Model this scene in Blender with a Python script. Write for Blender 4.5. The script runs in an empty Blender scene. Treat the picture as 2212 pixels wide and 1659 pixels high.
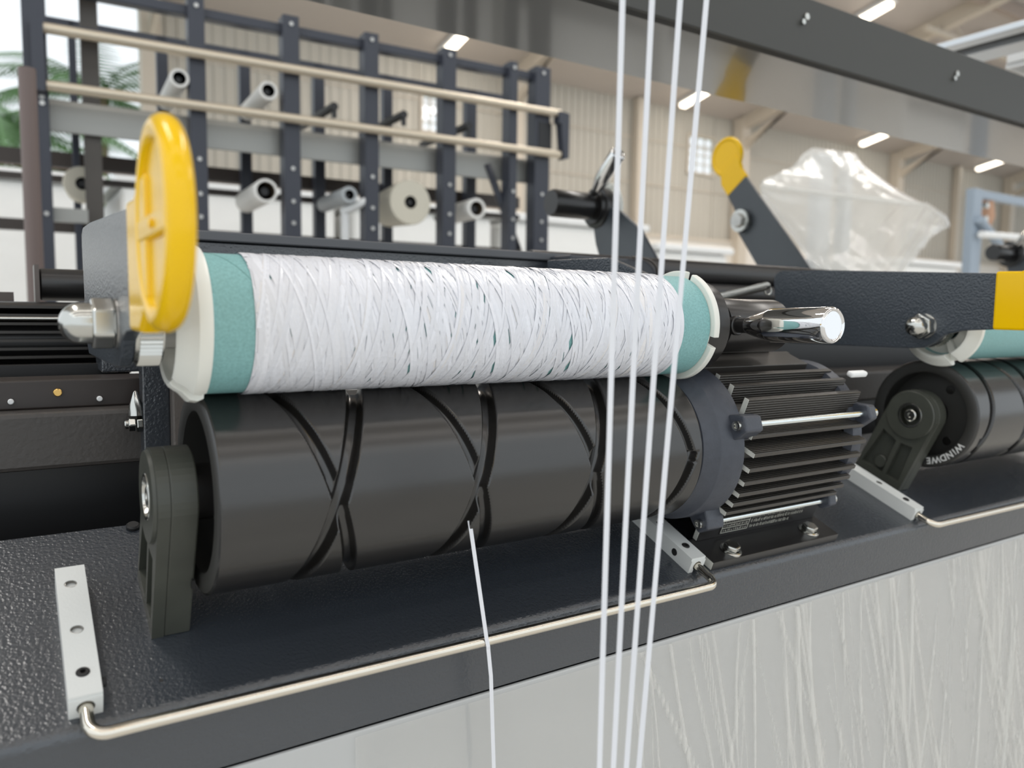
import bpy, math, random
import numpy as np
from mathutils import Matrix, Vector
random.seed(7); rng = np.random.default_rng(7)
S = bpy.context.scene
COL = S.collection
R = math.radians
MM = 0.001
TILT = 0.38096          # the winder deck slopes up towards the back by 21.8 degrees

# ------------------------------------------------------------------ camera, world, lights, exposure
cd = bpy.data.cameras.new('camera'); cam = bpy.data.objects.new('camera', cd); COL.objects.link(cam)
cd.sensor_width = 36.0; cd.sensor_fit = 'HORIZONTAL'; cd.lens = 1683.2 / 2212 * 36.0
cd.clip_start = 0.01; cd.clip_end = 200
rt = Vector((0.83948, -0.543256, 0.01209)); dn = Vector((-0.038329, -0.081393, -0.995945)); fw = Vector((0.542037, 0.835613, -0.08915))
m = Matrix((rt, -dn, -fw)).transposed().to_4x4(); m.translation = Vector((-67.51, -380.87, 138.24)) * MM
cam.matrix_world = m
cd.dof.use_dof = True; cd.dof.focus_distance = 0.425; cd.dof.aperture_fstop = 8.5
S.camera = cam

w = bpy.data.worlds.new('world'); S.world = w; w.use_nodes = True
nt = w.node_tree; bg = nt.nodes['Background']
bg.inputs[0].default_value = (0.90, 0.96, 1.0, 1); bg.inputs[1].default_value = 1.9

def area(name, loc, size, power, color, rot=(0, 0, 0)):
    l = bpy.data.lights.new(name, 'AREA'); l.shape = 'RECTANGLE'; l.size, l.size_y = size; l.energy = power; l.color = color
    o = bpy.data.objects.new(name, l); COL.objects.link(o); o.location = loc; o.rotation_euler = rot
    return o
# area lights added to light the hall, without fixtures (rows along Y)
for i, x in enumerate((-1.2, 3.0, 7.2, 11.4)):
    area('hall_fill_row', (x, 2.0, 4.2), (0.5, 4.0), 150, (1.0, 0.96, 0.91))
for i, y in enumerate((-1.2, -3.2, -5.2)):
    area('hall_fill_row', (2.0, y, 4.6), (14.0, 0.3), 80, (1.0, 0.96, 0.92))  # added rows along X, behind the camera, for bright bands on the drum
for i, x in enumerate((4.2, 8.0, 12.2)):
    area('hall_fill_row', (x, 6.2, 3.35), (0.4, 2.4), 140, (1.0, 0.91, 0.82))
S.view_settings.view_transform = 'Standard'; S.view_settings.look = 'None'
S.view_settings.exposure = -0.62; S.view_settings.gamma = 1.0; S.view_settings.use_curve_mapping = False

# ------------------------------------------------------------------ materials
MATS = {}
def mat(name, col, rough=0.5, metal=0.0, spec=0.5, bump=None, var=0.0, vscale=60, coat=0.0, emit=0.0, trans=0.0, alpha=None, sss=0.0, stretch=None):
    """bump=(scale, strength, distance_mm); var = brightness variation of the base colour (grain of the material)"""
    if name in MATS: return MATS[name]
    M = bpy.data.materials.new(name); M.use_nodes = True; n = M.node_tree.nodes; L = M.node_tree.links
    b = n['Principled BSDF']
    b.inputs['Base Color'].default_value = (*col, 1); b.inputs['Roughness'].default_value = rough; b.inputs['Metallic'].default_value = metal
    b.inputs['Specular IOR Level'].default_value = spec; b.inputs['Coat Weight'].default_value = coat; b.inputs['Coat Roughness'].default_value = 0.08
    if trans: b.inputs['Transmission Weight'].default_value = trans
    if emit: b.inputs['Emission Color'].default_value = (*col, 1); b.inputs['Emission Strength'].default_value = emit
    if alpha is not None: b.inputs['Alpha'].default_value = alpha
    if sss: b.inputs['Subsurface Weight'].default_value = sss; b.inputs['Subsurface Radius'].default_value = (.004, .004, .004); b.inputs['Subsurface Scale'].default_value = 1
    tc = n.new('ShaderNodeTexCoord'); vec = tc.outputs['Object']
    if stretch:
        mp = n.new('ShaderNodeMapping'); mp.inputs['Scale'].default_value = stretch; L.new(vec, mp.inputs[0]); vec = mp.outputs[0]
    if bump:
        t = n.new('ShaderNodeTexNoise'); t.inputs['Scale'].default_value = bump[0]; t.inputs['Detail'].default_value = 1.5; L.new(vec, t.inputs['Vector'])
        bp = n.new('ShaderNodeBump'); bp.inputs['Strength'].default_value = bump[1]; bp.inputs['Distance'].default_value = bump[2] * MM
        L.new(t.outputs['Fac'], bp.inputs['Height']); L.new(bp.outputs[0], b.inputs['Normal'])
    if var:
        t2 = n.new('ShaderNodeTexNoise'); t2.inputs['Scale'].default_value = vscale; t2.inputs['Detail'].default_value = 4; L.new(vec, t2.inputs['Vector'])
        mr = n.new('ShaderNodeMapRange'); mr.inputs[1].default_value = .25; mr.inputs[2].default_value = .75; mr.inputs[3].default_value = 1 - var; mr.inputs[4].default_value = 1 + var; L.new(t2.outputs['Fac'], mr.inputs[0])
        mx = n.new('ShaderNodeMix'); mx.data_type = 'RGBA'; mx.blend_type = 'MULTIPLY'; mx.inputs[0].default_value = 1
        mx.inputs[6].default_value = (*col, 1); L.new(mr.outputs[0], mx.inputs[7]); L.new(mx.outputs[2], b.inputs['Base Color'])
    MATS[name] = M
    return M
paint = mat('hammered_paint', (.036, .042, .051), .27, bump=(600, .75, .45), spec=1.0)
paint_fine = mat('arm_paint', (.043, .052, .064), .28, bump=(700, .9, .5), spec=.8)
paint_smooth = mat('beam_paint', (.085, .085, .08), .30, bump=(500, .1, .06), spec=1.0, coat=.6)
brown_paint = mat('spine_paint', (.060, .054, .050), .42, bump=(420, .6, .35))
blackp = mat('black_paint', (.012, .012, .013), .4)
blackg = mat('black_oxide', (.018, .017, .017), .28, spec=.6)
bake = mat('bakelite', (.012, .011, .010), .25, spec=.9, bump=(1500, .12, .08), stretch=(.08, 1, 1), var=.15, vscale=350)
bake_end = mat('bakelite_matte', (.034, .033, .030), .5, bump=(900, .2, .1))
block_p = mat('block_plastic', (.052, .055, .045), .42, bump=(300, .25, .15), spec=.5, var=.15)
white_bar = mat('white_powder_coat', (.69, .705, .69), .38, bump=(800, .3, .25))
steel = mat('bright_steel', (.56, .56, .53), .2, metal=1, bump=(600, .08, .05))
steel_d = mat('dull_steel', (.50, .49, .47), .35, metal=1, bump=(500, .3, .1), var=.2)
rodm = mat('polished_rod', (.74, .69, .60), .16, metal=1)
chrome = mat('chrome', (.80, .80, .80), .05, metal=1)
paper = mat('teal_paper', (.215, .43, .43), .5, bump=(1400, .35, .12), var=.16, vscale=900)
yarnm = mat('white_tape', (.72, .735, .79), .26, spec=.6)
_n = yarnm.node_tree; _a = _n.nodes.new('ShaderNodeAttribute'); _a.attribute_name = 'tape_tone'
_x = _n.nodes.new('ShaderNodeMix'); _x.data_type = 'RGBA'; _x.blend_type = 'MULTIPLY'; _x.inputs[0].default_value = 1; _x.inputs[6].default_value = (.80, .815, .875, 1)
_n.links.new(_a.outputs['Color'], _x.inputs[7]); _n.links.new(_x.outputs[2], _n.nodes['Principled BSDF'].inputs['Base Color'])
yarnb = mat('white_tape_core', (.80, .81, .85), .5)
tapem = mat('hanging_tape', (.76, .77, .81), .35, spec=.5)
plast = mat('white_plastic', (.80, .80, .74), .36, sss=.1, bump=(250, .1, .1))
yellow = mat('yellow_vinyl', (.90, .54, .0), .2, spec=.4)
def ribbed(name, axis):
    M = mat(name, (.060, .055, .049), .34, metal=.3); n = M.node_tree.nodes; L = M.node_tree.links
    tc = n.new('ShaderNodeTexCoord'); wv = n.new('ShaderNodeTexWave'); wv.bands_direction = axis; wv.inputs['Scale'].default_value = 190; wv.inputs['Distortion'].default_value = 0
    bp = n.new('ShaderNodeBump'); bp.inputs['Strength'].default_value = .8; bp.inputs['Distance'].default_value = .0004
    L.new(tc.outputs['Object'], wv.inputs['Vector']); L.new(wv.outputs['Fac'], bp.inputs['Height']); L.new(bp.outputs[0], n['Principled BSDF'].inputs['Normal'])
    return M
fin_z = ribbed('ribbed_fin', 'Z'); fin_y = ribbed('ribbed_fin_flat', 'Y')
anod = mat('anodised_fins', (.050, .046, .042), .36, metal=.25, bump=(900, .5, .12), stretch=(.02, 1, 1))
cut = mat('cut_aluminium', (.66, .66, .61), .45, metal=.15, bump=(900, .3, .1))
bell = mat('cast_bell_paint', (.052, .058, .074), .42, bump=(700, .4, .25), var=.12, vscale=200)
brass = mat('brass', (.70, .45, .15), .3, metal=1)
rubber = mat('black_rubber', (.012, .012, .012), .6)
panel_w = mat('front_panel_paint', (.50, .505, .50), .4, bump=(300, .1, .1))
creel_p = mat('creel_paint', (.040, .045, .062), .40, spec=.5)
creel_br = mat('creel_brown_post', (.085, .075, .066), .5)
beige_rod = mat('beige_tube', (.66, .58, .46), .32, metal=.55)
greyt = mat('tray_sheet', (.33, .33, .31), .38, metal=.5)
tubew = mat('white_tube', (.84, .83, .80), .5)
tubeg = mat('grey_tube', (.42, .45, .47), .45)
tubeb = mat('brown_core', (.12, .09, .06), .6)
cream = mat('cream_yarn', (.70, .66, .55), .6, bump=(200, .4, .5))
wallm = mat('wall_sheet', (.475, .452, .40), .5, var=.05, vscale=.8)
walll = mat('wall_trim', (.56, .50, .42), .5)
ceilm = mat('roof_sheet', (.49, .445, .41), .6)
floorm = mat('concrete', (.66, .645, .61), .6, var=.1, vscale=3)
lampm = mat('lit_tube', (1.0, .90, .74), emit=7.0)
wrapw = mat('white_wrap', (.86, .86, .84), .3, bump=(12, .5, 8))
bluem = mat('blue_grey_paint', (.30, .36, .43), .45)
alu = mat('aluminium', (.66, .69, .72), .3, metal=.7)
whitep = mat('white_paint', (.82, .83, .83), .4)
leafm = mat('palm_leaf', (.10, .22, .06), .5)
trunkm = mat('palm_trunk', (.20, .15, .10), .8)
grass = mat('grass_ground', (.12, .22, .06), .9, var=.3, vscale=2)
letter = mat('white_print', (.72, .72, .70), .5)
printm = mat('label_print', (.50, .50, .44), .5)

def glassy(name, tint, fac_t, rough, bump=None, stretch=(1, 1, 1), g0=.05):
    """thin film: part clear, part white diffuse / translucent, with a glossy skin"""
    M = bpy.data.materials.new(name); M.use_nodes = True; n = M.node_tree.nodes; L = M.node_tree.links
    n.remove(n['Principled BSDF']); out = n['Material Output']
    tr = n.new('ShaderNodeBsdfTransparent'); df = n.new('ShaderNodeBsdfDiffuse'); tl = n.new('ShaderNodeBsdfTranslucent'); gl = n.new('ShaderNodeBsdfGlossy')
    df.inputs[0].default_value = (*tint, 1); tl.inputs[0].default_value = (*tint, 1); gl.inputs['Roughness'].default_value = rough
    a = n.new('ShaderNodeMixShader'); a.inputs[0].default_value = .5; L.new(df.outputs[0], a.inputs[1]); L.new(tl.outputs[0], a.inputs[2])
    c = n.new('ShaderNodeMixShader'); c.inputs[0].default_value = fac_t; L.new(a.outputs[0], c.inputs[1]); L.new(tr.outputs[0], c.inputs[2])
    fr = n.new('ShaderNodeLayerWeight'); fr.inputs[0].default_value = .5
    pw = n.new('ShaderNodeMath'); pw.operation = 'POWER'; pw.inputs[1].default_value = 3; L.new(fr.outputs['Facing'], pw.inputs[0])
    ma = n.new('ShaderNodeMath'); ma.operation = 'MULTIPLY_ADD'; ma.inputs[1].default_value = .55; ma.inputs[2].default_value = g0; L.new(pw.outputs[0], ma.inputs[0])
    e = n.new('ShaderNodeMixShader'); L.new(ma.outputs[0], e.inputs[0]); L.new(c.outputs[0], e.inputs[1]); L.new(gl.outputs[0], e.inputs[2]); L.new(e.outputs[0], out.inputs[0])
    if bump:
        tc = n.new('ShaderNodeTexCoord'); mp = n.new('ShaderNodeMapping'); mp.inputs['Scale'].default_value = stretch; L.new(tc.outputs['Object'], mp.inputs[0])
        t = n.new('ShaderNodeTexNoise'); t.inputs['Scale'].default_value = bump[0]; t.inputs['Detail'].default_value = 3; L.new(mp.outputs[0], t.inputs['Vector'])
        bp = n.new('ShaderNodeBump'); bp.inputs['Strength'].default_value = bump[1]; bp.inputs['Distance'].default_value = bump[2] * MM; L.new(t.outputs['Fac'], bp.inputs['Height'])
        for s in (gl, df, fr): L.new(bp.outputs[0], s.inputs['Normal'])
    return M
filmm = glassy('stretch_film', (.97, .96, .92), .70, .12, (60, .5, 1.0), (1, 1, .12), g0=.13)
bagm = glassy('plastic_bag', (.95, .95, .93), .54, .16, (11, .8, 12), (1, 1, 1))
panem = glassy('window_glass', (.9, .95, 1), .93, .05)

# ------------------------------------------------------------------ mesh helpers (millimetres)
class MB:
    def __init__(s): s.v = []; s.f = []; s.sm = []
    def add(s, vs, fs, smooth=False):
        o = len(s.v); s.v += [tuple(p) for p in vs]; s.f += [tuple(i + o for i in q) for q in fs]; s.sm += [smooth] * len(fs); return s
    def box(s, x0, x1, y0, y1, z0, z1):
        v = [(x0, y0, z0), (x1, y0, z0), (x1, y1, z0), (x0, y1, z0), (x0, y0, z1), (x1, y0, z1), (x1, y1, z1), (x0, y1, z1)]
        return s.add(v, [(0, 3, 2, 1), (4, 5, 6, 7), (0, 1, 5, 4), (1, 2, 6, 5), (2, 3, 7, 6), (3, 0, 4, 7)])
    def xf(s, M):
        s.v = [tuple(M @ Vector(p)) for p in s.v]; return s
    def prism(s, poly, axis, lo, hi):
        def P(a, b, c): return {'x': (c, a, b), 'y': (a, c, b), 'z': (a, b, c)}[axis]
        n = len(poly); v = [P(a, b, lo) for a, b in poly] + [P(a, b, hi) for a, b in poly]
        return s.add(v, [tuple(range(n))[::-1], tuple(range(n, 2 * n))] + [(i, (i + 1) % n, n + (i + 1) % n, n + i) for i in range(n)])
    def lathe(s, prof, axis='x', c=(0, 0), n=48, a0=0.0, a1=360.0, smooth=True, cap=True):
        """prof: list of (along, radius); closed ring when the first point equals the last"""
        full = abs(a1 - a0) >= 359.9; k = n if full else n + 1
        vs = []
        for i in range(k):
            t = R(a0 + (a1 - a0) * i / n)
            for h, r in prof:
                p, q = c[0] + r * math.cos(t), c[1] + r * math.sin(t)
                vs.append({'x': (h, p, q), 'y': (p, h, q), 'z': (p, q, h)}[axis])
        m_ = len(prof); fs = []
        for i in range(n if full else n):
            j = (i + 1) % k
            for q in range(m_ - 1): fs.append((i * m_ + q, j * m_ + q, j * m_ + q + 1, i * m_ + q + 1))
        s.add(vs, fs, smooth)
        if not full and cap: s.add(vs[:m_], [tuple(range(m_))]); s.add(vs[-m_:], [tuple(range(m_))])
        return s
    def cyl(s, axis, c, r, lo, hi, n=32, ch=0.0):
        return s.lathe([(lo, 0), (lo, r - ch), (lo + ch, r), (hi - ch, r), (hi, r - ch), (hi, 0)] if ch else [(lo, 0), (lo, r), (lo, r), (hi, r), (hi, r), (hi, 0)], axis, c, n)
    def hexn(s, axis, c, r, lo, hi, rot=0.0):
        return s.prism([(c[0] + r * math.cos(R(60 * i + rot)), c[1] + r * math.sin(R(60 * i + rot))) for i in range(6)], axis, lo, hi)
    def tube(s, pts, r, n=12, cap=True, closed=False):
        pts = [Vector(p) for p in pts]; N = len(pts); up = None; rings = []
        for i, p in enumerate(pts):
            if closed: d = pts[(i + 1) % N] - pts[i - 1]
            else: d = pts[min(i + 1, N - 1)] - pts[max(i - 1, 0)]
            d.normalize()
            if up is None: up = Vector((0, 0, 1)) if abs(d.z) < .9 else Vector((1, 0, 0))
            a = d.cross(up); a.normalize(); up = a.cross(d); up.normalize()
            rr = r[i] if isinstance(r, (list, tuple)) else r
            rings.append([p + rr * (a * math.cos(2 * math.pi * k / n) + up * math.sin(2 * math.pi * k / n)) for k in range(n)])
        vs = [q for g in rings for q in g]
        fs = [(i * n + k, i * n + (k + 1) % n, ((i + 1) % N) * n + (k + 1) % n, ((i + 1) % N) * n + k) for i in range(N if closed else N - 1) for k in range(n)]
        s.add(vs, fs, True)
        if cap and not closed: s.add(rings[0], [tuple(range(n))[::-1]]); s.add(rings[-1], [tuple(range(n))])
        return s
    def plate(s, outer, holes, axis, lo, hi):
        """flat plate with real holes (2D curve fill)"""
        c = bpy.data.curves.new('tmp', 'CURVE'); c.dimensions = '2D'; c.fill_mode = 'BOTH'; c.extrude = .5
        for poly in [outer] + list(holes):
            sp = c.splines.new('POLY'); sp.points.add(len(poly) - 1); sp.use_cyclic_u = True
            for p, (a, b) in zip(sp.points, poly): p.co = (a, b, 0, 1)
        o = bpy.data.objects.new('tmp', c); COL.objects.link(o)
        dg = bpy.context.evaluated_depsgraph_get(); me = bpy.data.meshes.new_from_object(o.evaluated_get(dg))
        vs = []
        for v in me.vertices:
            a, b, h = v.co; h = lo + (h + .5) * (hi - lo)
            vs.append({'x': (h, a, b), 'y': (a, h, b), 'z': (a, b, h)}[axis])
        s.add(vs, [tuple(p.vertices) for p in me.polygons])
        bpy.data.objects.remove(o); bpy.data.curves.remove(c); bpy.data.meshes.remove(me)
        return s
def circle(c, r, n=24): return [(c[0] + r * math.cos(2 * math.pi * i / n), c[1] + r * math.sin(2 * math.pi * i / n)) for i in range(n)]
def arcp(c, r, a0, a1, n=8): return [(c[0] + r * math.cos(R(a0 + (a1 - a0) * i / n)), c[1] + r * math.sin(R(a0 + (a1 - a0) * i / n))) for i in range(n + 1)]

# frames: W = upright world, D = sloping deck, C = creel behind (turned a little about the vertical)
FR = {'W': Matrix.Identity(4), 'D': Matrix.Rotation(TILT, 4, 'X'), 'C': Matrix.Translation((0, 1.5, 0)) @ Matrix.Rotation(-math.atan(.05), 4, 'Z')}
ORG = {}
def world_m(frame, org): return FR[frame] @ Matrix.Translation(Vector(org) * MM)
def props(o, label=None, cat=None, group=None, kind=None):
    for k, v in (('label', label), ('category', cat), ('group', group), ('kind', kind)):
        if v: o[k] = v
    return o
def thing(name, label, cat, org=(0, 0, 0), frame='W', group=None, kind=None):
    o = bpy.data.objects.new(name, None); COL.objects.link(o); o.empty_display_size = .01
    o.matrix_world = world_m(frame, org); ORG[o.name] = tuple(org)
    return props(o, label, cat, group, kind)
def mesh_of(name, mb, material, org):
    me = bpy.data.meshes.new(name)
    me.from_pydata([((p[0] - org[0]) * MM, (p[1] - org[1]) * MM, (p[2] - org[2]) * MM) for p in mb.v], [], mb.f)
    me.polygons.foreach_set('use_smooth', mb.sm); me.materials.append(material)
    me.update(); fix(me)
    return me
def fix(me):
    import bmesh
    if len(me.polygons) > 40000: return
    b = bmesh.new(); b.from_mesh(me); bmesh.ops.remove_doubles(b, verts=b.verts, dist=1e-7); bmesh.ops.recalc_face_normals(b, faces=b.faces)
    for e_ in b.edges:
        if len(e_.link_faces) == 2 and e_.calc_face_angle(0) > R(38): e_.smooth = False
    b.to_mesh(me); b.free()
def bev(o, width, seg=2, ang=40):
    if width:
        md = o.modifiers.new('bevel', 'BEVEL'); md.width = width * MM; md.segments = seg; md.limit_method = 'ANGLE'; md.angle_limit = R(ang); md.harden_normals = False
    return o
def part(name, mb, material, parent, bevel=0, label=None, kind=None):
    root = parent
    while root.parent: root = root.parent
    o = bpy.data.objects.new(name, mesh_of(name, mb, material, ORG[root.name])); COL.objects.link(o); o.parent = parent
    bev(o, bevel)
    return props(o, label, kind=kind)
def solo(name, mb, material, label, cat, org=(0, 0, 0), frame='W', bevel=0, group=None, kind=None):
    o = bpy.data.objects.new(name, mesh_of(name, mb, material, org)); COL.objects.link(o); o.matrix_world = world_m(frame, org); ORG[o.name] = tuple(org)
    bev(o, bevel)
    return props(o, label, cat, group, kind)
def structure(name, mb, material, bevel=0): return solo(name, mb, material, None, None, bevel=bevel, kind='structure')
def dup(o, parent=None, dx=0.0, label=None, group=None, skip=()):
    c = o.copy(); COL.objects.link(c)
    if parent is None:
        c.matrix_world = Matrix.Translation((dx * MM, 0, 0)) @ o.matrix_world; ORG[c.name] = ORG[o.name]
        if label: c['label'] = label
        if group: c['group'] = group
    else:
        c.parent = parent
    for ch in list(o.children):
        if ch.name.split('.')[0] not in skip: dup(ch, c, skip=skip)
    return c

ZD = 63.68                    # drum axis height over the deck (frame D)
PITCH = 576.5                 # distance between two winding heads
AY, AZ = -37.6, 132.75        # bobbin axis in W (y, z)

# ================================================================== THE HALL
fl = MB().box(-9000, 26000, -7000, 8000, -1000, -950); structure('floor', fl, floorm)
out = MB().box(-30000, 30000, 8000.5, 60000, -1010, -960); solo('lawn', out, grass, 'green ground outside the open end of the hall', 'ground')
def zc(y): return 3100 + .2 * (8000 - y)
WINS = [(4040, 4420, 2230, 2680), (8340, 8920, 2220, 2790)]
wb = MB()
def ribs(x0, x1, z0, z1, y=8000, p=110):
    x = x0; prof = []
    while x < x1 - 1:
        e = min(x + p, x1); q = e - x
        prof += [(x, y), (x + q * .55, y), (x + q * .65, y - 18), (x + q * .9, y - 18)]
        x = e
    prof.append((x1, y)); prof += [(x1, y + 30), (x0, y + 30)]
    wb.prism(prof, 'z', z0, z1)
ribs(1150, WINS[0][0], 1250, 3100); ribs(WINS[0][0], WINS[0][1], 1250, WINS[0][2]); ribs(WINS[0][0], WINS[0][1], WINS[0][3], 3100)
ribs(WINS[0][1], WINS[1][0], 1250, 3100); ribs(WINS[1][0], WINS[1][1], 1250, WINS[1][2]); ribs(WINS[1][0], WINS[1][1], WINS[1][3], 3100)
ribs(WINS[1][1], 25000, 1250, 3100)
wall = structure('wall_back', wb, wallm)
for z in (1980, 2590):
    part('sheet_lap', MB().box(1150, 25000, 7973, 7982, z, z + 14), walll, wall)
part('plinth_wall', MB().box(1150, 25000, 7900, 8040, -950, 1250), mat('plinth_paint', (.74, .70, .64), .6), wall)
part('sill_strip', MB().box(1150, 25000, 7870, 7990, 1250, 1290), walll, wall)
for k, (a, b, c, d) in enumerate(WINS):
    f = structure('window_%d' % (k + 1), MB().plate([(a, c), (b, c), (b, d), (a, d)], [[(a + 30, c + 30), (a + 30, d - 30), (b - 30, d - 30), (b - 30, c + 30)]], 'y', 7960, 8040), walll)
    nx, nz = 3, 4
    for i in range(nx):
        for j in range(nz):
            px0 = a + 30 + (b - a - 60) * i / nx; pz0 = c + 30 + (d - c - 60) * j / nz
            part('pane', MB().box(px0 + 4, px0 + (b - a - 60) / nx - 4, 7995, 8003, pz0 + 4, pz0 + (d - c - 60) / nz - 4), panem, f)
    gl = MB()
    for i in range(1, nx): gl.box(a + 30 + (b - a - 60) * i / nx - 6, a + 30 + (b - a - 60) * i / nx + 6, 7988, 8010, c + 30, d - 30)
    for j in range(1, nz): gl.box(a + 30, b - 30, 7988, 8010, c + 30 + (d - c - 60) * j / nz - 6, c + 30 + (d - c - 60) * j / nz + 6)
    part('glazing_bar', gl, walll, f)
cl = MB().prism([(8060, zc(8060)), (-2500, zc(-2500)), (-6000, 5300), (-6000, 5360), (-2500, zc(-2500) + 60), (8060, zc(8060) + 60)], 'x', -4000, 25500); structure('ceiling', cl, ceilm)
n_ = 1
for k in range(6):
    x = 1170 + 4100 * k
    t = structure('trim_%d' % n_, MB().box(x - 90, x + 90, 7780, 7965, -950, 3110), walll); n_ += 1
    # rafter and knee brace
    part('rafter', MB().prism([(7900, zc(7900) - 190), (-2400, zc(-2400) - 190), (-2400, zc(-2400) - 2), (7900, zc(7900) - 2)], 'x', x - 45, x + 45), walll, t)
    part('knee_brace', MB().prism([(7780, 2640), (7780, 2790), (6850, zc(6850) - 190), (7080, zc(7080) - 190)], 'x', x - 30, x + 30), walll, t)
for k, x in enumerate((7334, 15600)):
    structure('trim_%d' % n_, MB().box(x - 60, x + 60, 7850, 7975, 1290, 3100), walll); n_ += 1
for y in (6600, 5400, 4400, 3300, 1500):
    structure('trim_%d' % n_, MB().box(-4000, 25400, y - 40, y + 40, zc(y) - 150, zc(y) - 8), mat('purlin_paint', (.34, .28, .24), .6)); n_ += 1
# lattice girder across the roof, seen at the upper right
t = structure('trim_%d' % n_, MB().box(9000, 25000, 4870, 4930, 3480, 3530), walll); n_ += 1
for k in range(12):
    x = 9200 + k * 700
    part('lattice_bar', MB().tube([(x, 4900, 3520), (x + 350, 4900, zc(4900) - 20)], 18, 6), walll, t)
    part('lattice_bar', MB().tube([(x + 350, 4900, zc(4900) - 20), (x + 700, 4900, 3520)], 18, 6), walll, t)
# strip lights under the roof
def strip(x, y0, y1, label):
    o = thing('strip_light', label, 'lamp', (x, (y0 + y1) / 2, zc((y0 + y1) / 2) - 60), group='strip lights under the hall roof')
    a, b = zc(y0), zc(y1)
    part('lamp_housing', MB().prism([(y0, a - 60), (y1, b - 60), (y1, b - 10), (y0, a - 10)], 'x', x - 75, x + 75), whitep, o)
    part('lit_tube', MB().tube([(x - 30, y0 + 30, a - 85), (x - 30, y1 - 30, b - 79)], 26, 8), lampm, o)
    part('lit_tube', MB().tube([(x + 30, y0 + 30, a - 85), (x + 30, y1 - 30, b - 79)], 26, 8), lampm, o)
for x, lab in ((4240, 'strip light above the creel frame, nearest to the palms outside'), (8000, 'strip light whose end shows behind the fourth hanging tape'), (12200, 'strip light above the plastic bag'), (16000, 'farthest strip light along the wall, under the beam at the picture edge')):
    strip(x, 7280, 7780, lab)
strip(8350, 4900, 5330, 'strip light peeking over the top edge of the dark overhead beam')
# palms outside
def palm(x, y, h, r, label, seed):
    rd = random.Random(seed)
    o = thing('palm_tree', label, 'tree', (x, y, -960), group='palms outside the hall')
    part('trunk', MB().tube([(x + 40 * math.sin(k), y, -960 + h * k / 8) for k in range(9)], [150 - 6 * k for k in range(9)], 10), trunkm, o)
    for k in range(15):
        az = rd.uniform(0, 6.28); el = rd.uniform(.1, 1.1); mb = MB(); P = []
        for i in range(12):
            t_ = i / 11; d = r * t_
            P.append(Vector((x + math.cos(az) * d * math.cos(el * (1 - t_)), y + math.sin(az) * d * math.cos(el * (1 - t_)), -960 + h + r * (math.sin(el) * t_ - .75 * t_ * t_))))
        mb.tube(P, 14, 4)
        side = Vector((-math.sin(az), math.cos(az), 0))
        for i in range(1, 12):
            for j in (0, .33, .66):
                q = P[i - 1].lerp(P[i], j); l = 620 * math.sin(math.pi * min(.95, (i + j) / 12 + .12))
                for s in (-1, 1):
                    tip = q + side * s * l * .8 + (P[i] - P[i - 1]).normalized() * l * .45 + Vector((0, 0, -l * .35)); wd = (P[i] - P[i - 1]).normalized() * 28
                    mb.add([q - wd, q + wd, tip], [(0, 1, 2)])
        part('frond', mb, leafm, o)
palm(-150, 12600, 3500, 2300, 'feathery palm outside with the crown over the leftmost creel posts', 1)
palm(1500, 15800, 4900, 2600, 'tall palm outside seen between the brown post and the wall edge', 2)
palm(700, 11200, 2500, 1600, 'low palm outside behind the creel tray', 3)
palm(-3600, 19500, 5200, 2800, 'far palm outside at the picture edge', 4)
palm(5200, 21500, 4600, 2900, 'distant palm outside nearest to the wall corner', 5)

# wrapped machine cabinets standing between creel and wall
CABL = ['first', 'second', 'third', 'fourth', 'fifth', 'sixth']
for k, (x0, x1, top) in enumerate(((-900, 250, 640), (330, 1200, 668), (1280, 2000, 655), (2080, 3050, 660), (3130, 3720, 560), (5600, 6500, 600))):
    y0 = 3000 + 40 * (k % 2)
    lab = ['white wrapped cabinet beyond the leftmost creel posts', 'white wrapped cabinet behind the brown-cored tube', 'white wrapped cabinet behind the fat cream cone', 'white wrapped cabinet behind the raised chuck arm', 'low white wrapped cabinet behind the silver spindle nut of the raised arm', 'white box beyond the plastic bag, beside the blue-grey frame'][k]
    o = thing('wrapped_cabinet', lab, 'cabinet', (x0, y0, -950), group='white cabinets across the hall')
    part('cabinet_body', MB().box(x0, x1, y0, y0 + 700, -950, top - 40), wrapw, o, bevel=30)
    part('cabinet_top', MB().box(x0 - 25, x1 + 25, y0 - 25, y0 + 725, top - 40, top), whitep, o, bevel=12)
    part('plinth', MB().box(x0 + 30, x1 - 30, y0 - 8, y0 + 4, -950, -850), blackp, o)

# ================================================================== CREEL FRAME (behind)
cr = thing('creel', 'tall dark blue-grey creel frame with two beige guide tubes across its front', 'creel', (600, 100, -950), 'C')
posts = [(2, 42, 1050), (305, 34, 815), (509, 38, 815), (703, 36, 812), (912, 38, 812), (1102, 24, 812), (1194, 48, 812)]
for u, wd, top in posts:
    p_ = part('post', MB().box(u - wd / 2, u + wd / 2, -20, 25, -950, top), creel_p, cr, bevel=2)
    zb = (690, 580, 470, 395, 345) if u > 100 else (560, 548, 330)
    for z in zb + ((795,) if u > 100 else ()):
        for d in ((-9, 9) if u < 100 else (0,)):
            part('bolt', MB().cyl('y', (u + d, z), 4.8, -23, -18, 12), steel_d, p_)
part('brown_post', MB().box(84, 118, 45, 75, -950, 1050), creel_br, cr, bevel=2)
for u, wd in ((73, 16), (264, 26), (458, 27), (650, 29), (845, 27), (1108, 33)):
    part('rear_post', MB().box(u - wd / 2, u + wd / 2, 240, 270, -950, 800), creel_p, cr, bevel=2)
part('top_rail', MB().box(-10, 1215, 0, 30, 779, 800), creel_p, cr, bevel=2)
part('second_rail', MB().box(-10, 1015, 5, 30, 702, 717), creel_p, cr, bevel=2)
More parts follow.
